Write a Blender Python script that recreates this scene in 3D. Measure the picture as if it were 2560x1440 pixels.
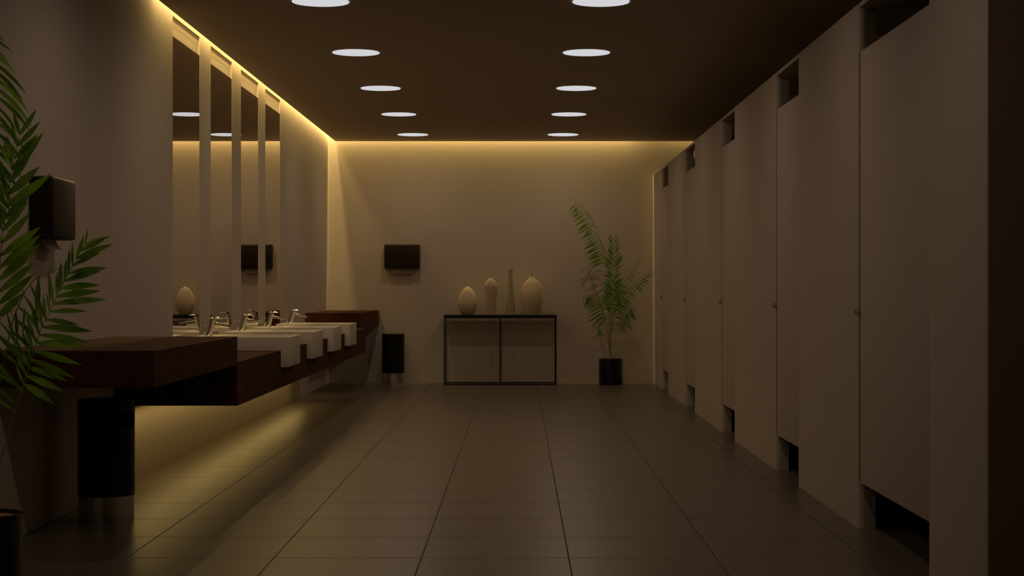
import bpy, bmesh, math, random
from mathutils import Vector, Matrix
random.seed(7)
R = math.radians
for o in list(bpy.data.objects):
    bpy.data.objects.remove(o)
scn = bpy.context.scene
COL = scn.collection
U = 1.18            # camera height in metres; plan measures below are multiples of it
F = 4344.0          # focal length in pixels of the 2560 px wide frame

# ------------------------------------------------------------------ camera
cd = bpy.data.cameras.new('camera')
cam = bpy.data.objects.new('camera', cd)
COL.objects.link(cam)
cd.sensor_width = 36.0
cd.lens = F / 2560.0 * 36.0
cd.shift_x = -18.0 / 2560.0
cd.clip_start = 0.05
cam.location = (0, 0, U)
cam.rotation_euler = (R(90), 0, 0)
scn.camera = cam

# ------------------------------------------------------------------ world, exposure
w = bpy.data.worlds.new('world')
scn.world = w
w.use_nodes = True
w.node_tree.nodes['Background'].inputs[0].default_value = (1.0, 0.72, 0.45, 1)
w.node_tree.nodes['Background'].inputs[1].default_value = 0.0
vs = scn.view_settings
vs.view_transform = 'Standard'
vs.look = 'None'
vs.gamma = 1.0
vs.exposure = 0.0
vs.use_curve_mapping = False

COVE_COL = (1.0, 0.71, 0.25)
DOWN_COL = (1.0, 0.73, 0.50)
COVE_W = 10.0        # watts per metre of strip
UNDER_W = 1.0
DOWN_W = 12.0


def P(X, d, z):
    """plan point: X right of camera, d ahead, z above camera height -> metres"""
    return Vector((X * U, d * U, (1 + z) * U))


def strip_light(name, a, b, width, watts_m, direction, color, spread=180):
    a, b = Vector(a), Vector(b)
    L = (b - a).length
    ld = bpy.data.lights.new(name, 'AREA')
    ld.shape = 'RECTANGLE'
    ld.size = L
    ld.size_y = width
    ld.energy = watts_m * L
    ld.color = color
    ld.spread = R(spread)
    o = bpy.data.objects.new(name, ld)
    COL.objects.link(o)
    xa = (b - a).normalized()
    za = -Vector(direction).normalized()
    za = (za - xa * za.dot(xa)).normalized()
    ya = za.cross(xa)
    o.matrix_world = Matrix.Translation((a + b) / 2) @ Matrix((xa, ya, za)).transposed().to_4x4()
    return o


XF = -2.006         # face of the left wall
XD = 1.409          # face of the cubicle fronts
DB = 18.33          # back wall
ZC = 1.542          # underside of the dropped ceiling
GAP = 0.075         # light slot between ceiling and wall

strip_light('cove_light_left', P(XF + .045, 9.3, ZC + .27), P(XF + .045, DB - .15, ZC + .27), .02, COVE_W * .5,
            (-.2, 0, -1), COVE_COL)
strip_light('cove_light_low', P(XF + .030, 9.5, ZC + .09), P(XF + .030, DB - .04, ZC + .09), .02, COVE_W * .14,
            (.1, 0, -1), COVE_COL)
strip_light('cove_light_back_low', P(XF + .05, DB - .030, ZC + .09), P(1.20, DB - .030, ZC + .09), .02, COVE_W * .05,
            (0, -.1, -1), COVE_COL)
strip_light('cove_light_back', P(XF + .02, DB - .045, ZC + .27), P(1.30, DB - .045, ZC + .27), .02, COVE_W,
            (0, .2, -1), COVE_COL)
strip_light('cove_light_cubicles', P(1.55, DB - .045, ZC + .27), P(2.2, DB - .045, ZC + .27), .02, COVE_W * .6,
            (0, .2, -1), COVE_COL)
strip_light('vanity_under_light', P(-1.93, 8.63, -.592), P(-1.93, 15.3, -.592), .03, UNDER_W,
            (.25, 0, -1), (1.0, .67, .21), 168)

# ------------------------------------------------------------------ materials


def newmat(name, col, rough=.6, metal=0.0, spec=.5, noise=0.0, nscale=40, bump=0.0, bscale=120, emit=None, es=0.0):
    m = bpy.data.materials.new(name)
    m.use_nodes = True
    nt = m.node_tree
    b = nt.nodes['Principled BSDF']
    b.inputs['Base Color'].default_value = (*col, 1)
    b.inputs['Roughness'].default_value = rough
    b.inputs['Metallic'].default_value = metal
    b.inputs['Specular IOR Level'].default_value = spec
    tc = nt.nodes.new('ShaderNodeTexCoord')
    if noise > 0:
        n = nt.nodes.new('ShaderNodeTexNoise')
        n.inputs['Scale'].default_value = nscale
        n.inputs['Detail'].default_value = 6
        nt.links.new(tc.outputs['Object'], n.inputs['Vector'])
        r = nt.nodes.new('ShaderNodeValToRGB')
        r.color_ramp.elements[0].position = .25
        r.color_ramp.elements[1].position = .75
        r.color_ramp.elements[0].color = (*[c * (1 - noise) for c in col], 1)
        r.color_ramp.elements[1].color = (*[min(1, c * (1 + noise)) for c in col], 1)
        nt.links.new(n.outputs['Fac'], r.inputs['Fac'])
        nt.links.new(r.outputs['Color'], b.inputs['Base Color'])
    if bump > 0:
        n2 = nt.nodes.new('ShaderNodeTexNoise')
        n2.inputs['Scale'].default_value = bscale
        n2.inputs['Detail'].default_value = 3
        nt.links.new(tc.outputs['Object'], n2.inputs['Vector'])
        bp = nt.nodes.new('ShaderNodeBump')
        bp.inputs['Strength'].default_value = bump
        bp.inputs['Distance'].default_value = .004
        nt.links.new(n2.outputs['Fac'], bp.inputs['Height'])
        nt.links.new(bp.outputs['Normal'], b.inputs['Normal'])
    if emit:
        b.inputs['Emission Color'].default_value = (*emit, 1)
        b.inputs['Emission Strength'].default_value = es
    return m


M = {}
M['plaster'] = newmat('plaster', (.56, .50, .44), .9, spec=.15, noise=.07, nscale=80, bump=.10, bscale=320)
M['panel'] = newmat('cubicle_laminate', (.50, .44, .38), .75, spec=.2, noise=.08, nscale=90, bump=.15, bscale=220)
M['ceiling'] = newmat('ceiling_paint', (.50, .42, .33), .85, spec=.15, noise=.03, nscale=12)
M['darkwall'] = newmat('dark_brown_wall', (.075, .045, .03), .8, spec=.2, noise=.06, nscale=30)
M['ceramic'] = newmat('white_ceramic', (.74, .69, .62), .3, spec=.4, noise=.015, nscale=5)
M['chrome'] = newmat('chrome', (.82, .80, .76), .12, metal=1.0, noise=.02, nscale=8)
M['steel'] = newmat('polished_steel', (.66, .62, .56), .2, metal=1.0, noise=.04, nscale=6)
M['black'] = newmat('black_plastic', (.012, .010, .010), .35, spec=.35, noise=.15, nscale=20)
M['bin'] = newmat('black_bin_paint', (.006, .006, .006), .4, spec=.3, noise=.15, nscale=20)
M['slot'] = newmat('bin_inside', (.002, .002, .002), .9, spec=.05, noise=.1, nscale=20)
M['brown_black'] = newmat('dark_dispenser_plastic', (.024, .015, .010), .5, spec=.25, noise=.12, nscale=14)
M['iron'] = newmat('black_iron', (.012, .010, .009), .5, spec=.3, noise=.15, nscale=30)
M['paper'] = newmat('paper', (.72, .66, .58), .95, spec=.1, noise=.03, nscale=60)
M['soil'] = newmat('soil', (.36, .16, .06), 1, spec=.05, noise=.4, nscale=60, bump=.8, bscale=60)
M['pot'] = newmat('black_glazed_pot', (.010, .007, .006), .22, spec=.5, noise=.25, nscale=10)
M['vase'] = newmat('cream_ceramic', (.68, .57, .37), .8, spec=.2, noise=.07, nscale=45, bump=.35, bscale=70)
M['vase_g'] = newmat('greenish_ceramic', (.40, .38, .20), .7, spec=.25, noise=.12, nscale=25, bump=.2, bscale=60)
M['vase_p'] = newmat('worn_cream_ceramic', (.58, .47, .31), .7, spec=.25, noise=.16, nscale=14, bump=.2, bscale=60)
M['mirror'] = newmat('mirror_silver', (.84, .80, .76), .0, metal=1.0)
M['mirror_edge'] = newmat('mirror_edge', (.09, .07, .055), .5)
M['diffuser'] = newmat('lamp_diffuser', (.02, .02, .02), .9, spec=0, emit=(.97, .97, 1.0), es=.66)
M['ring'] = newmat('lamp_ring', (.40, .34, .28), .7, spec=.2, noise=.02, nscale=20)
M['gap_shade'] = newmat('gap_shade_paint', (.13, .105, .088), .8, spec=.1, noise=.1, nscale=20)  # contact shadow of the door gaps, put into a colour


def wood_mat(name, axis_scale, c1, c2):
    m = bpy.data.materials.new(name)
    m.use_nodes = True
    nt = m.node_tree
    b = nt.nodes['Principled BSDF']
    tc = nt.nodes.new('ShaderNodeTexCoord')
    mp = nt.nodes.new('ShaderNodeMapping')
    mp.inputs['Scale'].default_value = axis_scale
    n = nt.nodes.new('ShaderNodeTexNoise')
    n.inputs['Scale'].default_value = 9
    n.inputs['Detail'].default_value = 9
    n.inputs['Roughness'].default_value = .65
    n.inputs['Distortion'].default_value = .5
    r = nt.nodes.new('ShaderNodeValToRGB')
    r.color_ramp.elements[0].position = .3
    r.color_ramp.elements[0].color = (*c1, 1)
    r.color_ramp.elements[1].position = .7
    r.color_ramp.elements[1].color = (*c2, 1)
    nt.links.new(tc.outputs['Object'], mp.inputs['Vector'])
    nt.links.new(mp.outputs['Vector'], n.inputs['Vector'])
    nt.links.new(n.outputs['Fac'], r.inputs['Fac'])
    nt.links.new(r.outputs['Color'], b.inputs['Base Color'])
    bp = nt.nodes.new('ShaderNodeBump')
    bp.inputs['Strength'].default_value = .15
    bp.inputs['Distance'].default_value = .002
    nt.links.new(n.outputs['Fac'], bp.inputs['Height'])
    nt.links.new(bp.outputs['Normal'], b.inputs['Normal'])
    b.inputs['Roughness'].default_value = .8
    b.inputs['Specular IOR Level'].default_value = .12
    return m


M['wood'] = wood_mat('dark_walnut', (6, .7, 6), (.034, .012, .005), (.115, .042, .013))


def floor_mat():
    m = bpy.data.materials.new('floor_tile')
    m.use_nodes = True
    nt = m.node_tree
    L = nt.links
    b = nt.nodes['Principled BSDF']
    tc = nt.nodes.new('ShaderNodeTexCoord')
    sp = nt.nodes.new('ShaderNodeSeparateXYZ')
    L.new(tc.outputs['Object'], sp.inputs[0])
    T = .5465 * U

    def math_(op, a, bb=None):
        n = nt.nodes.new('ShaderNodeMath')
        n.operation = op
        for i, v in enumerate((a, bb)):
            if v is None:
                continue
            if isinstance(v, (int, float)):
                n.inputs[i].default_value = v
            else:
                L.new(v, n.inputs[i])
        return n.outputs[0]

    def line(sock, off, half):
        s = math_('SUBTRACT', sock, off)
        s = math_('DIVIDE', s, T)
        s = math_('FRACT', s)
        s = math_('SUBTRACT', s, .5)
        s = math_('ABSOLUTE', s)
        s = math_('SUBTRACT', .5, s)          # 0 at the joint
        s = math_('MULTIPLY', s, T)
        mr = nt.nodes.new('ShaderNodeMapRange')
        mr.interpolation_type = 'SMOOTHSTEP'
        mr.inputs['From Min'].default_value = half * .6
        mr.inputs['From Max'].default_value = half * 1.5
        mr.inputs['To Min'].default_value = 1
        mr.inputs['To Max'].default_value = 0
        L.new(s, mr.inputs['Value'])
        return mr.outputs[0]
    lx = line(sp.outputs['X'], -.3625 * U, .0028)
    ly = line(sp.outputs['Y'], 6.436 * U, .0042)
    g = math_('MAXIMUM', lx, ly)
    # one value per tile
    ix = math_('FLOOR', math_('DIVIDE', math_('SUBTRACT', sp.outputs['X'], -.3625 * U), T))
    iy = math_('FLOOR', math_('DIVIDE', math_('SUBTRACT', sp.outputs['Y'], 6.436 * U), T))
    cb = nt.nodes.new('ShaderNodeCombineXYZ')
    L.new(ix, cb.inputs[0])
    L.new(iy, cb.inputs[1])
    wn = nt.nodes.new('ShaderNodeTexWhiteNoise')
    L.new(cb.outputs[0], wn.inputs['Vector'])
    n = nt.nodes.new('ShaderNodeTexNoise')
    n.inputs['Scale'].default_value = 70
    n.inputs['Detail'].default_value = 8
    n.inputs['Roughness'].default_value = .7
    L.new(tc.outputs['Object'], n.inputs['Vector'])
    r = nt.nodes.new('ShaderNodeValToRGB')
    r.color_ramp.elements[0].position = .3
    r.color_ramp.elements[0].color = (.104, .086, .068, 1)
    r.color_ramp.elements[1].position = .72
    r.color_ramp.elements[1].color = (.165, .137, .108, 1)
    L.new(n.outputs['Fac'], r.inputs['Fac'])
    hs = nt.nodes.new('ShaderNodeHueSaturation')
    v = math_('ADD', math_('MULTIPLY', wn.outputs['Value'], .07), .965)
    L.new(v, hs.inputs['Value'])
    L.new(r.outputs['Color'], hs.inputs['Color'])
    mx = nt.nodes.new('ShaderNodeMix')
    mx.data_type = 'RGBA'
    L.new(g, mx.inputs['Factor'])
    L.new(hs.outputs['Color'], mx.inputs[6])
    mx.inputs[7].default_value = (.035, .025, .018, 1)
    L.new(mx.outputs[2], b.inputs['Base Color'])
    rr = math_('ADD', math_('MULTIPLY', n.outputs['Fac'], .22), .20)
    rr = math_('ADD', rr, math_('MULTIPLY', g, .4))
    L.new(rr, b.inputs['Roughness'])
    bp = nt.nodes.new('ShaderNodeBump')
    bp.inputs['Strength'].default_value = .5
    bp.inputs['Distance'].default_value = .002
    h = math_('SUBTRACT', math_('MULTIPLY', n.outputs['Fac'], .12), g)
    L.new(h, bp.inputs['Height'])
    L.new(bp.outputs['Normal'], b.inputs['Normal'])
    b.inputs['Specular IOR Level'].default_value = .4
    return m


M['floor'] = floor_mat()


def leaf_mat(name, c):
    m = bpy.data.materials.new(name)
    m.use_nodes = True
    nt = m.node_tree
    b = nt.nodes['Principled BSDF']
    oi = nt.nodes.new('ShaderNodeTexCoord')
    n = nt.nodes.new('ShaderNodeTexNoise')
    n.inputs['Scale'].default_value = 9
    nt.links.new(oi.outputs['Object'], n.inputs['Vector'])
    r = nt.nodes.new('ShaderNodeValToRGB')
    r.color_ramp.elements[0].position = .35
    r.color_ramp.elements[0].color = (c[0] * .6, c[1] * .65, c[2] * .7, 1)
    r.color_ramp.elements[1].position = .65
    r.color_ramp.elements[1].color = (c[0] * 1.3, c[1] * 1.15, c[2], 1)
    nt.links.new(n.outputs['Fac'], r.inputs['Fac'])
    nt.links.new(r.outputs['Color'], b.inputs['Base Color'])
    b.inputs['Roughness'].default_value = .45
    b.inputs['Specular IOR Level'].default_value = .3
    tr = nt.nodes.new('ShaderNodeBsdfTranslucent')
    nt.links.new(r.outputs['Color'], tr.inputs['Color'])
    mx = nt.nodes.new('ShaderNodeMixShader')
    mx.inputs[0].default_value = .42
    nt.links.new(b.outputs[0], mx.inputs[1])
    nt.links.new(tr.outputs[0], mx.inputs[2])
    nt.links.new(mx.outputs[0], nt.nodes['Material Output'].inputs['Surface'])
    return m


M['leaf'] = leaf_mat('palm_leaf', (.20, .42, .032))
M['stem'] = newmat('palm_stem', (.20, .26, .06), .6, noise=.2, nscale=20)

# ------------------------------------------------------------------ mesh helpers


def link(name, bm, mat, parent=None, smooth=False, bevel=0.0):
    me = bpy.data.meshes.new(name)
    if bevel > 0:
        bmesh.ops.recalc_face_normals(bm, faces=bm.faces)
        bm.normal_update()
        bmesh.ops.bevel(bm, geom=[e for e in bm.edges if e.calc_face_angle(0) > .6], offset=bevel, segments=3,
                        affect='EDGES', profile=.5)
    bmesh.ops.recalc_face_normals(bm, faces=bm.faces)
    bm.to_mesh(me)
    bm.free()
    for m_ in (mat if isinstance(mat, (list, tuple)) else [mat]):
        me.materials.append(m_)
    if smooth:
        for p in me.polygons:
            p.use_smooth = True
        me.set_sharp_from_angle(angle=R(35))
    o = bpy.data.objects.new(name, me)
    COL.objects.link(o)
    if parent:
        o.parent = parent
    return o


def tag(o, label, cat, group=None, kind=None):
    o['label'] = label
    o['category'] = cat
    if group:
        o['group'] = group
    if kind:
        o['kind'] = kind
    return o


def struct(o):
    o['kind'] = 'structure'
    return o


def thing(name, loc, label, cat, group=None, rz=0):
    o = bpy.data.objects.new(name, None)
    o.empty_display_size = .1
    COL.objects.link(o)
    o.location = loc
    o.rotation_euler = (0, 0, rz)
    return tag(o, label, cat, group)


def copy_thing(root, loc, label=None, rz=None):
    c = root.copy()
    COL.objects.link(c)
    c.location = loc
    if rz is not None:
        c.rotation_euler = (0, 0, rz)
    if label:
        c['label'] = label
    for ch in list(root.children):
        k = ch.copy()
        COL.objects.link(k)
        k.parent = c
        for g in list(ch.children):
            q = g.copy()
            COL.objects.link(q)
            q.parent = k
    return c


def box(bm, x0, x1, y0, y1, z0, z1, mi=0):
    vs_ = [bm.verts.new((x, y, z)) for x in (x0, x1) for y in (y0, y1) for z in (z0, z1)]
    idx = [(0, 1, 3, 2), (4, 6, 7, 5), (0, 4, 5, 1), (2, 3, 7, 6), (0, 2, 6, 4), (1, 5, 7, 3)]
    fs = [bm.faces.new([vs_[i] for i in f]) for f in idx]
    for f in fs:
        f.material_index = mi
    return fs


def pbox(bm, X0, X1, d0, d1, z0, z1, mi=0, o=Vector((0, 0, 0))):
    a, b = P(X0, d0, z0) - o, P(X1, d1, z1) - o
    return box(bm, a.x, b.x, a.y, b.y, a.z, b.z, mi)


def lathe(bm, prof, seg=48, c=(0, 0), cap_bottom=True, cap_top=True, skip=None):
    rings = []
    for r, z in prof:
        rings.append([bm.verts.new((c[0] + r * math.cos(2 * math.pi * i / seg), c[1] + r * math.sin(2 * math.pi * i / seg), z))
                      for i in range(seg)])
    for k in range(len(rings) - 1):
        for i in range(seg):
            if skip and skip(k, i):
                continue
            j = (i + 1) % seg
            bm.faces.new((rings[k][i], rings[k][j], rings[k + 1][j], rings[k + 1][i]))
    if cap_bottom:
        bm.faces.new(list(reversed(rings[0])))
    if cap_top:
        bm.faces.new(rings[-1])


def tube(bm, pts, rad, seg=8, cap=True):
    pts = [Vector(p) for p in pts]
    if isinstance(rad, (int, float)):
        rad = [rad] * len(pts)
    rings = []
    up = Vector((0, 0, 1))
    for i, p in enumerate(pts):
        t = (pts[min(i + 1, len(pts) - 1)] - pts[max(i - 1, 0)]).normalized()
        a = t.cross(up)
        if a.length < .05:
            a = t.cross(Vector((0, 1, 0)))
        a.normalize()
        b = t.cross(a).normalized()
        rings.append([bm.verts.new(p + (a * math.cos(2 * math.pi * k / seg) + b * math.sin(2 * math.pi * k / seg)) * rad[i])
                      for k in range(seg)])
    for k in range(len(rings) - 1):
        for i in range(seg):
            j = (i + 1) % seg
            bm.faces.new((rings[k][i], rings[k][j], rings[k + 1][j], rings[k + 1][i]))
    if cap:
        bm.faces.new(rings[0])
        bm.faces.new(rings[-1])


def smooth_profile(pts, n=6):
    """Catmull-Rom through the points"""
    pts = [Vector(p) for p in pts]
    out = []
    for i in range(len(pts) - 1):
        p0 = pts[max(i - 1, 0)]
        p1, p2 = pts[i], pts[i + 1]
        p3 = pts[min(i + 2, len(pts) - 1)]
        for k in range(n):
            t = k / n
            out.append(.5 * ((2 * p1) + (p2 - p0) * t + (2 * p0 - 5 * p1 + 4 * p2 - p3) * t * t +
                             (3 * p1 - p0 - 3 * p2 + p3) * t ** 3))
    out.append(pts[-1])
    return out


# ------------------------------------------------------------------ the room
ND = -1.5
XR = 2.75
ZT = ZC + .30
bm = bmesh.new()
pbox(bm, -2.2, XR + .1, ND - .1, DB + .1, -1.1, -1.0)
struct(link('floor', bm, M['floor']))

bm = bmesh.new()     # dropped ceiling, short of the left and back walls
LR = [5.30, 7.32, 9.345, 11.37, 13.40, 15.41, 17.45]
pbox(bm, XF + GAP, XR, ND, DB - GAP, ZC, ZC + .05)
# low upstand hiding the strips
struct(link('ceiling', bm, M['ceiling']))
bm = bmesh.new()
pbox(bm, -2.2, XR + .1, ND - .1, DB + .1, ZT, ZT + .08)
struct(link('ceiling_upper', bm, M['plaster']))

# left wall with four tall recesses
MD = [(10.06, 10.91), (11.30, 12.13), (12.53, 13.36), (13.73, 14.58)]
RB = XF - .012
ZO = 1.575
ZB = -.40
bm = bmesh.new()
pbox(bm, -2.2, RB, ND - .1, DB + .1, -1.0, ZT)
prev = ND - .1
for a, b in MD:
    pbox(bm, RB, XF, prev, a, -1.0, ZT)
    pbox(bm, RB, XF, a, b, ZO, ZT)
    pbox(bm, RB, XF, a, b, -1.0, ZB)
    prev = b
pbox(bm, RB, XF, prev, DB + .1, -1.0, ZT)
struct(link('wall_left', bm, M['plaster']))
bm = bmesh.new()
pbox(bm, XF, XR + .1, DB, DB + .1, -1.0, ZT)
struct(link('wall_back', bm, M['plaster']))
bm = bmesh.new()
pbox(bm, XR, XR + .1, ND, DB, -1.0, ZT)
struct(link('wall_right', bm, M['plaster']))
bm = bmesh.new()
pbox(bm, XF, XR, ND - .1, ND, -1.0, ZT)
struct(link('wall_front', bm, M['darkwall']))
bm = bmesh.new()     # dark side wall this side of the cubicles
pbox(bm, XD, XD + .12, ND, 5.219, -1.0, ZC)
struct(link('wall_side', bm, M['darkwall']))

# ------------------------------------------------------------------ mirrors
ordn = ['nearest one, reflecting the egg shaped vase',
        'second from the near end',
        'third from the near end',
        'farthest one, beside plain plaster near the corner']
for i, (a, b) in enumerate(MD):
    loc = P(RB, (a + b) / 2, -.355)
    t = thing('wall_mirror', loc, 'tall frameless wall mirror, ' + ordn[i], 'mirror', 'wall mirrors over the basins')
    bm = bmesh.new()
    pbox(bm, RB, XF - .0025, a + .006, b - .006, -.355, 1.459, 0, loc)
    link('backing', bm, M['mirror_edge'], t)
    bm = bmesh.new()
    pbox(bm, XF - .0025, XF - .001, a + .006, b - .006, -.355, 1.459, 0, loc)
    link('glass', bm, M['mirror'], t)

# ------------------------------------------------------------------ vanity
XV = -1.395
ZCT = -.366
ZVB = -.583
SK = [10.17 + 1.237 * k for k in range(4)]
SW = .57
XS0, XS1 = -1.353, -1.943
ZS0, ZS1 = -.464, -.288
V0, V1 = 8.602, 15.78
loc = P((XV + XF) / 2, (V0 + V1) / 2, ZVB)
prof = [(V0, ZVB), (V1, ZVB), (V1, ZCT)]
for s in reversed(SK):
    prof += [(s + SW, ZCT), (s + SW, ZS0), (s, ZS0), (s, ZCT)]
prof += [(V0, ZCT)]
bm = bmesh.new()
# segments side by side, with cut-outs for the basins and a solid strip behind them
cuts = [V0]
for s in SK:
    cuts += [s, s + SW]
cuts.append(V1)


def pv(X, d, z):
    return P(X, d, z) - loc


XBK = XS1 - .001
front = [bm.verts.new(pv(XV, d, z)) for d, z in prof]
back = [bm.verts.new(pv(XBK, d, z)) for d, z in prof]
n = len(prof)
bm.faces.new(front)
bm.faces.new(list(reversed(back)))
for i in range(n):
    j = (i + 1) % n
    bm.faces.new((front[i], back[i], back[j], front[j]))
pbox(bm, XF, XBK - .0005, V0, V1, ZVB, ZCT, 0, loc)
van = link('vanity_counter', bm, M['wood'])
van.location = loc
tag(van, 'long dark wooden wall-hung counter notched for four white basins', 'counter')

loc = P((XV + XF) / 2, 7.62, -.3815)
bm = bmesh.new()
pbox(bm, XF + .001, XV, 6.64, 8.60, -.3815, -.240, 0, loc)
o = link('wall_shelf', bm, M['wood'], bevel=.002)
o.location = loc
tag(o, 'thick dark wooden shelf block nearest the camera, above the near black bin', 'shelf', 'thick wooden wall shelves')
loc = P(-1.74, 17.3, -.3815)
bm = bmesh.new()
pbox(bm, XF + .001, -1.477, 16.28, DB - .002, -.3815, -.234, 0, loc)
o = link('wall_shelf', bm, M['wood'], bevel=.002)
o.location = loc
tag(o, 'thick dark wooden shelf block in the far left corner against the back wall', 'shelf', 'thick wooden wall shelves')


def make_basin(loc):
    t = thing('wash_basin', loc, '', 'sink', 'white basins in the wooden counter')
    W, D_, H = SW * U, (XS0 - XS1) * U, (ZS1 - ZS0) * U
    bm = bmesh.new()
    # outer box open at the top with an inset bowl (x: 0 at wall side .. D_ at the room side)
    rim = .014 * U
    ledge = .15 * U
    z1 = H
    x0, x1, y0, y1 = 0, D_, -W / 2 + .002, W / 2 - .002
    bx0, bx1, by0, by1 = ledge, D_ - rim, y0 + rim, y1 - rim
    zb = H * .32
    o = [bm.verts.new(v) for v in ((x0, y0, 0), (x1, y0, 0), (x1, y1, 0), (x0, y1, 0))]
    tp = [bm.verts.new(v) for v in ((x0, y0, z1), (x1, y0, z1), (x1, y1, z1), (x0, y1, z1))]
    it = [bm.verts.new(v) for v in ((bx0, by0, z1), (bx1, by0, z1), (bx1, by1, z1), (bx0, by1, z1))]
    s = .03
    ib = [bm.verts.new(v) for v in ((bx0 + s, by0 + s, zb), (bx1 - s, by0 + s, zb + .006), (bx1 - s, by1 - s, zb + .006), (bx0 + s, by1 - s, zb))]
    bm.faces.new(list(reversed(o)))
    for k in range(4):
        j = (k + 1) % 4
        bm.faces.new((o[k], o[j], tp[j], tp[k]))
        bm.faces.new((tp[k], tp[j], it[j], it[k]))
        bm.faces.new((it[k], it[j], ib[j], ib[k]))
    bm.faces.new(ib)
    link('bowl', bm, M['ceramic'], t, bevel=.003, smooth=True)
    bm = bmesh.new()
    lathe(bm, [(.026, zb + .003), (.026, zb + .006), (.018, zb + .008)], 24, ((bx0 + bx1) / 2 - .05, 0))
    link('drain', bm, M['chrome'], t)
    return t


def make_faucet(loc):
    t = thing('basin_faucet', loc, '', 'faucet', 'chrome faucets on the basins')
    bm = bmesh.new()
    lathe(bm, [(.031, 0), (.031, .006), (.026, .010), (.022, .012)], 28)
    link('base_flange', bm, M['chrome'], t, smooth=True)
    bm = bmesh.new()
    tube(bm, [(0, 0, .01), (.012, 0, .05), (.026, 0, .098), (.029, 0, .112)], [.023, .021, .022, .024], 24)
    link('body', bm, M['chrome'], t, smooth=True)
    bm = bmesh.new()
    # flat spout
    for i in range(1):
        a = Vector((.030, 0, .090))
        b = Vector((.165, 0, .066))
        q = []
        for p, hw, hh in ((a, .016, .011), (b, .015, .007)):
            q.append([bm.verts.new(p + Vector(v)) for v in ((0, -hw, -hh), (0, hw, -hh), (0, hw, hh), (0, -hw, hh))])
        for k in range(4):
            j = (k + 1) % 4
            bm.faces.new((q[0][k], q[0][j], q[1][j], q[1][k]))
        bm.faces.new(q[0])
        bm.faces.new(q[1])
    sp = link('spout', bm, M['chrome'], t, bevel=.002, smooth=True)
    bm = bmesh.new()
    tube(bm, [(.153, 0, .068), (.153, 0, .050)], .009, 16)
    link('aerator', bm, M['chrome'], sp)
    bm = bmesh.new()
    tube(bm, [(.028, 0, .113), (.031, 0, .123), (.034, 0, .128)], [.021, .0205, .012], 20)
    tube(bm, [(.033, 0, .124), (.060, 0, .128), (.088, 0, .123)], [.007, .006, .005], 10)
    link('lever', bm, M['chrome'], t, smooth=True)
    bm = bmesh.new()
    for sy in (-1, 1):
        tube(bm, [(-.026, sy * .004, 0), (-.040 - .016 * sy, sy * .010, .075)], .003, 8)
        tube(bm, [(-.039 - .015 * sy, sy * .010, .070), (-.041 - .017 * sy, sy * .0105, .081)], [.004, .007], 10)
    link('lift_rod', bm, M['chrome'], t)
    return t


nm = ['nearest', 'second nearest', 'third nearest', 'farthest']
by = ['partly behind the shelf block', 'just beyond the front one', 'second from the far end', 'beside the bare end of the counter']
bas = fau = None
for k, s in enumerate(SK):
    lb = P(XS1, s + SW / 2, ZS0)
    lab = 'white rectangular basin in the wooden counter, %s, %s' % (nm[k], by[k])
    if bas is None:
        bas = make_basin(lb)
        bas['label'] = lab
    else:
        copy_thing(bas, lb, lab)
    lf = P(-1.868, s + SW / 2, ZS1)
    lab = 'chrome single-lever faucet standing on the %s white basin' % nm[k]
    if fau is None:
        fau = make_faucet(lf)
        fau['label'] = lab
    else:
        copy_thing(fau, lf, lab)

# ------------------------------------------------------------------ towel dispensers


def make_dispenser(loc, rz, label):
    t = thing('towel_dispenser', loc, label, 'dispenser', 'paper towel dispensers on the walls', rz)
    W, H, D_ = .373 * U, .2565 * U, .098 * U     # back on y=0, front at -D_, z from 0 to H
    bm = bmesh.new()
    box(bm, -W / 2, W / 2, -D_ * .28, 0, 0, H)
    link('back_case', bm, M['brown_black'], t, bevel=.012, smooth=True)
    bm = bmesh.new()
    box(bm, -W / 2, W / 2, -D_, -D_ * .10, .0, H)
    link('cover', bm, M['brown_black'], t, bevel=.018, smooth=True)
    bm = bmesh.new()
    # curled paper sheet coming out below
    pr = [Vector((0, -D_ * .30, .006)), Vector((0, -D_ * .33, -.012)), Vector((0, -D_ * .42, -.030)), Vector((0, -D_ * .60, -.045)),
          Vector((0, -D_ * .78, -.052))]
    pr = smooth_profile(pr, 4)
    hw = W * .3
    a = [bm.verts.new((-hw, p.y, p.z)) for p in pr]
    b = [bm.verts.new((hw, p.y, p.z)) for p in pr]
    for i in range(len(pr) - 1):
        bm.faces.new((a[i], a[i + 1], b[i + 1], b[i]))
    bmesh.ops.solidify(bm, geom=bm.faces[:], thickness=.0015)
    link('paper_towel', bm, M['paper'], t, smooth=True)
    return t


make_dispenser(P(-1.2305, DB, .2035), 0, 'black paper towel dispenser mounted on the back wall above the far bin')
make_dispenser(P(XF, 7.30, .2035), R(90), 'dark brown paper towel dispenser on the left wall behind palm leaves')

# ------------------------------------------------------------------ waste bins


def make_bin(loc, label, facing, r):
    t = thing('waste_bin', loc, label, 'trash bin', 'black cylindrical bins', facing)
    zb, zt = .114 * U, .524 * U
    seg = 72
    prof = [(r, zb), (r, .405 * U), (r, .47 * U), (r, zt - .004), (r - .004, zt)]

    def skip(k, i):
        a = (i + .5) * 360 / seg
        a = (a + 180) % 360 - 180
        return k == 1 and abs(a) < 35
    bm = bmesh.new()
    lathe(bm, prof, seg, skip=skip, cap_bottom=True, cap_top=True)
    can = link('can', bm, M['bin'], t, smooth=True)
    bm = bmesh.new()
    lathe(bm, [(r - .012, zb + .01), (r - .012, zt - .012)], 48)
    link('liner', bm, M['slot'], can, smooth=True)
    bm = bmesh.new()
    lathe(bm, [(r - .003, 0), (r - .003, zb)], 64)
    link('base', bm, M['steel'], t, smooth=True)
    return t


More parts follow.
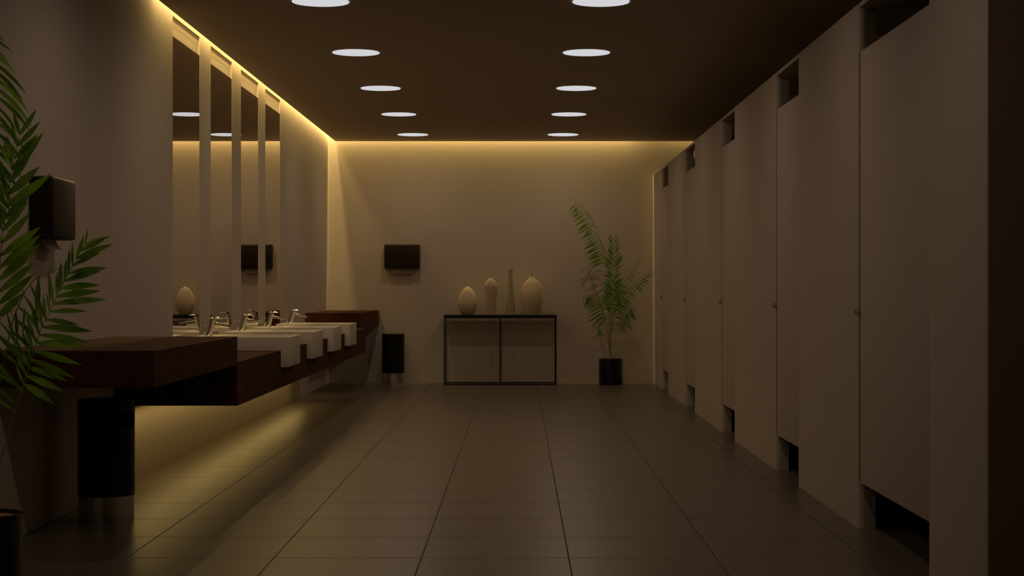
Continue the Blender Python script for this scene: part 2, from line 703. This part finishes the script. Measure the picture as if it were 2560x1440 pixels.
make_bin(P(-1.773, 7.46, -1), 'black cylindrical waste bin with steel base near the camera under the near shelf', R(-40), .12 * U)
make_bin(P(-1.314, 18.13, -1), 'black cylindrical waste bin with steel base standing at the back wall', R(120), .117 * U)

# ------------------------------------------------------------------ console table
TX0, TX1, TD0, TD1 = -.778, .385, 17.92, 18.30
TZ = -.279
loc = P((TX0 + TX1) / 2, (TD0 + TD1) / 2, -1)
t = thing('console_table', loc, 'narrow black metal console table against the back wall carrying four vases', 'table')
bm = bmesh.new()
pbox(bm, TX0, TX1, TD0, TD1, TZ - .034, TZ, 0, loc)
link('tabletop', bm, M['iron'], t, bevel=.002)
th = .0105
xm = (TX0 + TX1) / 2
for X0 in (TX0, xm - th / 2, TX1 - th):
    for d0 in (TD0, TD1 - th):
        bm = bmesh.new()
        pbox(bm, X0, X0 + th, d0, d0 + th, -1 + th, TZ - .034, 0, loc)
        link('leg', bm, M['iron'], t)
for d0 in (TD0, TD1 - th):
    bm = bmesh.new()
    pbox(bm, TX0, TX1, d0, d0 + th, -1, -1 + th, 0, loc)
    link('bottom_rail', bm, M['iron'], t)
for X0 in (TX0, TX1 - th):
    bm = bmesh.new()
    pbox(bm, X0, X0 + th, TD0 + th, TD1 - th, -1, -1 + th, 0, loc)
    link('side_rail', bm, M['iron'], t)


def vase(px, prof, mat, label, d=18.1):
    s = d * U / F
    X = (px - 1298) * d / F
    bm = bmesh.new()
    pts = smooth_profile([Vector((a, 0, b)) for a, b in prof], 6)
    lathe(bm, [(max(p.x, .3) * s, p.z * s) for p in pts], 56, cap_top=False)
    # dark mouth: inner wall going down
    o = link('vase', bm, mat, smooth=True)
    md = o.modifiers.new('wall', 'SOLIDIFY')
    md.thickness = .003
    md.offset = -1
    o.location = P(X, d, TZ) + Vector((0, 0, .0012))
    tag(o, label, 'vase', 'vases on the console table')
    return o


# profiles in pixels: radius, height
vase(1169, [(13, 0), (18, 6), (22.5, 18), (23.9, 29), (21.5, 43), (16, 56), (9, 65.5), (4, 68.5), (2.5, 71)], M['vase'],
     'egg shaped cream vase, leftmost on the console table')
vase(1226.6, [(11.5, 0), (12.2, 8), (14, 30), (16.5, 54), (17.5, 66), (16.5, 74), (12, 83), (5.5, 89), (2.5, 91.5)], M['vase_p'],
     'slender cream vase with broad shoulders and pointed top, second from left')
vase(1276.4, [(12, 0), (11.6, 8), (9.2, 45), (6.8, 75), (5.0, 97), (4.8, 108), (5.4, 114.5)], M['vase_g'],
     'tall thin greenish bottle vase, tallest on the table')
vase(1329.6, [(17, 0), (20, 9), (25.5, 30), (27.3, 47), (25.5, 62), (19, 78), (8.5, 89), (5.0, 94), (4.3, 101), (4.8, 108.5)], M['vase'],
     'large cream oval vase with short narrow neck, rightmost on the table')

# ------------------------------------------------------------------ cubicles
ZP = 1.181
DOORS = [(5.97, 7.21), (8.76, 9.53), (11.36, 12.10), (13.95, 14.72), (16.42, 17.15)]
PT = .07
edges = [5.22]
for a, b in DOORS:
    edges += [a, b]
edges.append(DB - .002)
plab = ['nearest full-height beige panel, between the dark side wall and the first cubicle door',
        'full-height beige panel between the first and second cubicle doors',
        'full-height beige panel between the second and third cubicle doors',
        'full-height beige panel between the third and fourth cubicle doors',
        'full-height beige panel between the fourth and farthest cubicle doors',
        'farthest narrow beige panel, between the last cubicle door and the back wall']
for k in range(6):
    a, b = edges[2 * k], edges[2 * k + 1]
    loc = P(XD + PT / 2, (a + b) / 2, -1)
    bm = bmesh.new()
    # plan outline with rounded front corner facing the camera end
    rr = .030
    out = [(XD, b), (XD, a + rr)]
    for i in range(1, 9):
        an = math.pi / 2 * i / 8
        out.append((XD + rr - rr * math.cos(an), a + rr - rr * math.sin(an)))
    out += [(XD + PT, a), (XD + PT, b)]
    lo = [bm.verts.new(P(x, d, -1) - loc) for x, d in out]
    hi = [bm.verts.new(P(x, d, ZP) - loc) for x, d in out]
    for i in range(len(out)):
        j = (i + 1) % len(out)
        bm.faces.new((lo[i], lo[j], hi[j], hi[i]))
    bm.faces.new(lo)
    bm.faces.new(hi)
    o = link('cubicle_partition', bm, M['panel'], smooth=True)
    o.location = loc
    tag(o, plab[k], 'panel', 'beige panels of the cubicle front')

dlab = ['nearest beige cubicle door, widest of the row', 'second nearest beige cubicle door, short of floor and top',
        'middle beige cubicle door of the row of five', 'fourth beige cubicle door from the camera, next to last',
        'farthest beige cubicle door, closest to the back wall']
for k, (a, b) in enumerate(DOORS):
    a2, b2 = a + .002, b - .030
    loc = P(XD, (a + b) / 2, -.805)
    t = thing('cubicle_door', loc, dlab[k], 'door', 'doors of the toilet cubicles')
    bm = bmesh.new()
    pbox(bm, XD, XD + .028, a2, b2, -.805, .976, 0, loc)
    link('leaf', bm, M['panel'], t, bevel=.003, smooth=True)
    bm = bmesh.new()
    pbox(bm, XD + .0012, XD + .026, b2 + .0004, b - .0004, -.805, .976, 0, loc)  # darker strip filling the door gap, painted to imitate its contact shadow
    link('gap_shade_strip', bm, M['gap_shade'], t)
    bm = bmesh.new()
    c = P(XD, b - .020, -.096) - loc
    # round knob standing on the door face
    prof2 = [(.018, .002), (.019, .006), (.018, .018), (.012, .022)]
    lathe(bm, prof2, 24)
    bmesh.ops.rotate(bm, verts=bm.verts, matrix=Matrix.Rotation(R(-90), 3, 'Y'))
    bmesh.ops.translate(bm, verts=bm.verts, vec=c)
    kn = link('lock', bm, M['steel'], t, smooth=True)
    bm = bmesh.new()
    box(bm, c.x - .026, c.x - .018, c.y - .002, c.y + .002, c.z - .013, c.z + .013)
    link('thumb_turn', bm, M['steel'], kn, bevel=.001)

for k, (a, b) in enumerate(DOORS):
    bm = bmesh.new()
    loc = P(XD + .6, (a + b) / 2, ZP - .02)
    pbox(bm, XD + .001, XR - .001, a + .001, b - .001, ZP - .02, ZP, 0, loc)
    o = link('header_board', bm, M['panel'])
    o.location = loc
    tag(o, 'beige board closing the top of the cubicles over the %s door from the camera' %
        ['first', 'second', 'third', 'fourth', 'fifth'][k], 'board', 'header boards over the cubicle doors')
for k, (dd, lab) in enumerate([(8.0, 'first'), (10.45, 'second'), (13.03, 'third'), (15.57, 'fourth')]):
    bm = bmesh.new()
    loc = P(2.1, dd, -1)
    pbox(bm, XD + PT + .001, XR - .001, dd - .02, dd + .02, -1, 1.16, 0, loc)
    o = link('cubicle_divider', bm, M['panel'])
    o.location = loc
    tag(o, 'beige dividing wall inside the cubicles, %s behind the front panels' % lab, 'partition', 'dividers between cubicles')

# ------------------------------------------------------------------ ceiling lamps
dr = .153 * U
rows = []
lamp0 = None
dist = ['just behind the first one, overhead', 'just outside the top edge', 'nearest the camera', 'second nearest', 'middle', 'fourth from camera', 'farthest, by the back wall']


def make_lamp(loc, label):
    t = thing('ceiling_lamp', loc, label, 'ceiling light', 'round ceiling lamps')
    bm = bmesh.new()
    lathe(bm, [(dr, -.002), (dr, .004)], 48)
    link('diffuser', bm, M['diffuser'], t)
    ld = bpy.data.lights.new('lamp_beam', 'SPOT')
    ld.energy = DOWN_W
    ld.color = DOWN_COL
    ld.spot_size = R(179)
    ld.spot_blend = 1.0
    ld.shadow_soft_size = 0.0
    lo = bpy.data.objects.new('lamp_beam', ld)
    COL.objects.link(lo)
    lo.parent = t
    lo.location = (0, 0, -.012)
    return t


for side, X in (('left', -1.068), ('right', .440)):
    for i, d in enumerate(LR):
        lab = 'round white ceiling lamp in the %s row, %s' % (side, dist[i])
        lc = P(X, d, ZC) + Vector((0, 0, -.0041))
        if lamp0 is None:
            lamp0 = make_lamp(lc, lab)
        else:
            copy_thing(lamp0, lc, lab)

# ------------------------------------------------------------------ palms


def frond_mesh(pts, t0, n, lenL, lenR, angL, angR, dep=0.0, width=.15, droop=.15, droopR=None, tip=.35, seed=0, rad=.0022, ak=.35):
    """pts: world rachis points (from pot to tip); leaflets left/right of it, fanned in the upright plane, tilted in depth by dep"""
    rnd = random.Random(seed)
    if droopR is None:
        droopR = droop
    cur = smooth_profile(pts, 8)
    bm = bmesh.new()
    N = len(cur)
    rads = [rad * U * (1 - .75 * i / (N - 1)) for i in range(N)]
    tube(bm, cur, rads, 6)
    for f in bm.faces:
        f.material_index = 1
    L = [0]
    for i in range(1, N):
        L.append(L[-1] + (cur[i] - cur[i - 1]).length)

    def at(t):
        s = t * L[-1]
        for i in range(1, N):
            if L[i] >= s:
                k = (s - L[i - 1]) / max(L[i] - L[i - 1], 1e-9)
                return cur[i - 1].lerp(cur[i], k), (cur[i] - cur[i - 1]).normalized()
        return cur[-1], (cur[-1] - cur[-2]).normalized()
    for i in range(n):
        u = i / (n - 1)
        t = t0 + (1 - t0) * u
        p, tg = at(min(t, .999))
        env = (.55 + .45 * math.sin(math.pi * min(1, u * 1.3 + .18))) if u < .55 else 1 - (1 - tip) * ((u - .55) / .45) ** 1.4
        for sgn, ln, ang, drp in ((1, lenL, angL, droop), (-1, lenR, angR, droopR)):
            if ln <= 0:
                continue
            ll = ln * U * env * rnd.uniform(.88, 1.1)
            a = R(ang * (1 - ak * u) + rnd.uniform(-7, 7)) * sgn
            # rotate the tangent in the x-z plane
            tx, tz = tg.x, tg.z
            nn = math.hypot(tx, tz) or 1
            tx, tz = tx / nn, tz / nn
            dx = tx * math.cos(a) - tz * math.sin(a)
            dz = tx * math.sin(a) + tz * math.cos(a)
            dv = Vector((dx, dep * sgn + rnd.uniform(-.35, .35), dz)).normalized()
            wv = dv.cross(Vector((rnd.uniform(-.5, .5), 1, rnd.uniform(-.5, .5)))).normalized()
            nv = dv.cross(wv).normalized()
            w_ = ll * width * rnd.uniform(.8, 1.15) * .5
            K = 7
            ca, cb, cc = [], [], []
            pos = p.copy()
            dcur = dv.copy()
            for k in range(K + 1):
                s = k / K
                ww = w_ * (math.sin(math.pi * min(1, s * .78 + .06)) ** .9) if k < K else 0
                if s > .5:
                    ww = w_ * (1 - ((s - .42) / .58) ** 1.7) if k < K else 0
                ca.append(bm.verts.new(pos + wv * max(ww, .0002) + nv * ww * .25))
                cb.append(bm.verts.new(pos))
                cc.append(bm.verts.new(pos - wv * max(ww, .0002) + nv * ww * .25))
                pos = pos + dcur * (ll / K)
                dcur = (dcur + Vector((0, 0, -drp / K * 2))).normalized()
            for k in range(K):
                for a_, b_ in ((ca, cb), (cb, cc)):
                    f = bm.faces.new((a_[k], a_[k + 1], b_[k + 1], b_[k]))
                    f.material_index = 0
                    f.smooth = True
    return bm


def make_palm(px, d, fronds, label, name='potted_palm', seed=1, lm=1.0, wm=1.0):
    base = P((px - 1298) * d / F, d, -1)
    t = thing(name, base, label, 'potted plant', 'potted palms')
    r, H = .1245 * U, .268 * U
    bm = bmesh.new()
    lathe(bm, [(r * .985, 0), (r, .004), (r, H - .003), (r - .003, H), (r - .010, H), (r - .012, H - .05)], 64, cap_top=False)
    link('pot', bm, M['pot'], t, smooth=True)
    bm = bmesh.new()
    lathe(bm, [(.001, H - .012), (r * .5, H - .010), (r - .0115, H - .016)], 48, cap_bottom=False, cap_top=False)
    link('soil', bm, M['soil'], t, smooth=True)
    for i, fr in enumerate(fronds):
        pp = []
        for q in fr['p']:
            dd = d + (q[2] if len(q) > 2 else 0)
            pp.append(P((q[0] - 1298) * dd / F, dd, (720 - q[1]) / F * dd) - base)
        kw = {k: v for k, v in fr.items() if k != 'p'}
        kw.setdefault('seed', seed * 50 + i)
        kw['lenL'] *= lm
        kw['lenR'] *= lm
        kw['width'] *= wm
        link('frond', frond_mesh(pp, **kw), [M['leaf'], M['stem']], t)
    return t


def Z(x, y, dd=0):      # from enlarged-crop coordinates of the far palm
    return (1380 + x / 2.769, 480 + y / 2.769, dd)


b0 = (1526, 903, 0)
far = [
    dict(p=[b0, Z(392, 960, -.01), Z(388, 780, -.03), Z(372, 560, -.06), Z(345, 425, -.08), Z(315, 340, -.1), Z(285, 265, -.1), Z(245, 180, -.1), Z(205, 115, -.1), Z(168, 78, -.1)],
         t0=.60, n=27, lenL=.155, lenR=.075, angL=97, angR=130, dep=.1, width=.12, droop=.12, droopR=.4, tip=.7, ak=.1),
    dict(p=[b0, Z(408, 960, -.02), Z(418, 800, -.05), Z(424, 690, -.08), Z(424, 560, -.1), Z(428, 430, -.1), Z(424, 330, -.09)],
         t0=.40, n=24, lenL=.125, lenR=.125, angL=60, angR=60, dep=-.2, width=.17, droop=-.05, tip=.6),
    dict(p=[b0, Z(378, 940, .01), Z(345, 820, .02), Z(318, 740, .02), Z(288, 660, .03), Z(262, 580, .03), Z(245, 525, .03)],
         t0=.45, n=17, lenL=.05, lenR=.05, angL=35, angR=40, dep=.9, width=.2, droop=.1, tip=.4),
    dict(p=[b0, Z(385, 980, -.02), Z(362, 860, -.06), Z(335, 775, -.1), Z(300, 725, -.14), Z(262, 708, -.17), Z(222, 718, -.2)],
         t0=.52, n=12, lenL=.17, lenR=.03, angL=122, angR=40, dep=-.1, width=.14, droop=.05, tip=.45, ak=.5),
    dict(p=[b0, Z(414, 940, -.0), Z(440, 830, .0), Z(480, 735, -.02), Z(540, 670, -.06), Z(600, 615, -.10), Z(650, 565, -.15), Z(695, 548, -.2)],
         t0=.42, n=22, lenL=.035, lenR=.115, angL=60, angR=92, dep=.2, width=.15, droop=.15, droopR=.2, tip=.4),
    dict(p=[b0, Z(412, 940, .02), Z(432, 800, .05), Z(470, 690, .08), Z(520, 590, .1), Z(560, 510, .12), Z(600, 445, .12)],
         t0=.48, n=19, lenL=.03, lenR=.085, angL=50, angR=95, dep=.4, width=.15, droop=.15, droopR=.25, tip=.5),
    dict(p=[b0, Z(425, 1060, -.02), Z(450, 950, -.05), Z(475, 870, -.08), Z(505, 820, -.1), Z(545, 790, -.12), Z(580, 792, -.13)],
         t0=.55, n=12, lenL=.03, lenR=.15, angL=40, angR=116, dep=-.1, width=.15, droop=.1, tip=.45, ak=.25),
    dict(p=[b0, Z(395, 1070, -.0), Z(372, 1010, -.02), Z(350, 965, -.03), Z(328, 945, -.05), Z(310, 955, -.06)],
         t0=.80, n=6, lenL=.11, lenR=.02, angL=100, angR=50, dep=-.1, width=.12, droop=.1, tip=.9, ak=0),
    dict(p=[b0, Z(400, 960, -.04), Z(402, 840, -.10), Z(408, 740, -.16), Z(420, 665, -.2), Z(438, 620, -.24), Z(460, 600, -.27)],
         t0=.6, n=10, lenL=.10, lenR=.09, angL=75, angR=78, dep=-.3, width=.15, droop=.2, tip=.7),
    dict(p=[b0, Z(408, 960, -.03), Z(424, 830, -.08), Z(430, 755, -.12), Z(440, 690, -.16), Z(470, 640, -.2)],
         t0=.66, n=7, lenL=.13, lenR=.14, angL=80, angR=110, dep=-.3, width=.14, droop=.1, tip=.6),
]
make_palm(1527, 18.0, far, 'potted palm in a black pot at the back wall, right of the console table', seed=1, lm=1.12, wm=.95)

n0 = (-43, 1292, 0)
near = [
    dict(p=[n0, (2, 1150, .05), (50, 990, .1), (78, 900, .12), (104, 820, .14), (122, 785, .15), (151, 723, .16), (180, 667, .17), (200, 630, .18), (212, 610, .18)],
         t0=.47, n=19, lenL=.100, lenR=.168, angL=42, angR=100, dep=.1, width=.17, droop=.0, droopR=.08, tip=.62, ak=.68),
    dict(p=[n0, (-30, 1120, 0), (5, 930, -.02), (30, 810, -.04), (55, 745, -.06), (83, 702, -.08), (118, 683, -.1), (156, 667, -.12), (178, 668, -.13)],
         t0=.60, n=10, lenL=.03, lenR=.135, angL=40, angR=108, dep=-.1, width=.13, droop=.1, droopR=.25, tip=.45, ak=-.05),
    dict(p=[n0, (-30, 1100, 0), (-10, 860, 0), (-2, 700, 0), (6, 590, 0), (16, 515, 0), (26, 450, 0), (38, 390, 0), (50, 335, 0)],
         t0=.52, n=16, lenL=.13, lenR=.180, angL=44, angR=50, dep=.1, width=.20, droop=.0, droopR=-.05, tip=.6, ak=.3),
    dict(p=[n0, (-60, 1100, .05), (-62, 800, .05), (-45, 560, .05), (-26, 420, .05), (-16, 300, .05), (-18, 190, .05), (-35, 110, .05), (-62, 50, .05)],
         t0=.62, n=23, lenL=.08, lenR=.175, angL=90, angR=120, dep=.1, width=.10, droop=.3, droopR=.32, tip=.6, ak=-.12),
    dict(p=[n0, (-62, 1120, -.1), (-45, 960, -.15), (-25, 860, -.18), (0, 800, -.2), (28, 778, -.22), (62, 772, -.25)],
         t0=.56, n=10, lenL=.03, lenR=.17, angL=50, angR=112, dep=-.1, width=.10, droop=.1, droopR=.1, tip=.5, ak=.1),
    dict(p=[n0, (-55, 1120, -.15), (-70, 900, -.35), (-80, 740, -.6), (-90, 690, -.75), (-95, 690, -.85)],
         t0=.6, n=9, lenL=.06, lenR=.08, angL=75, angR=70, dep=-.2, width=.13, droop=.3, tip=.5),
]
make_palm(-43, 5.65, near, 'potted palm at the left edge beside the near shelf, leaves over the dispenser', seed=2)
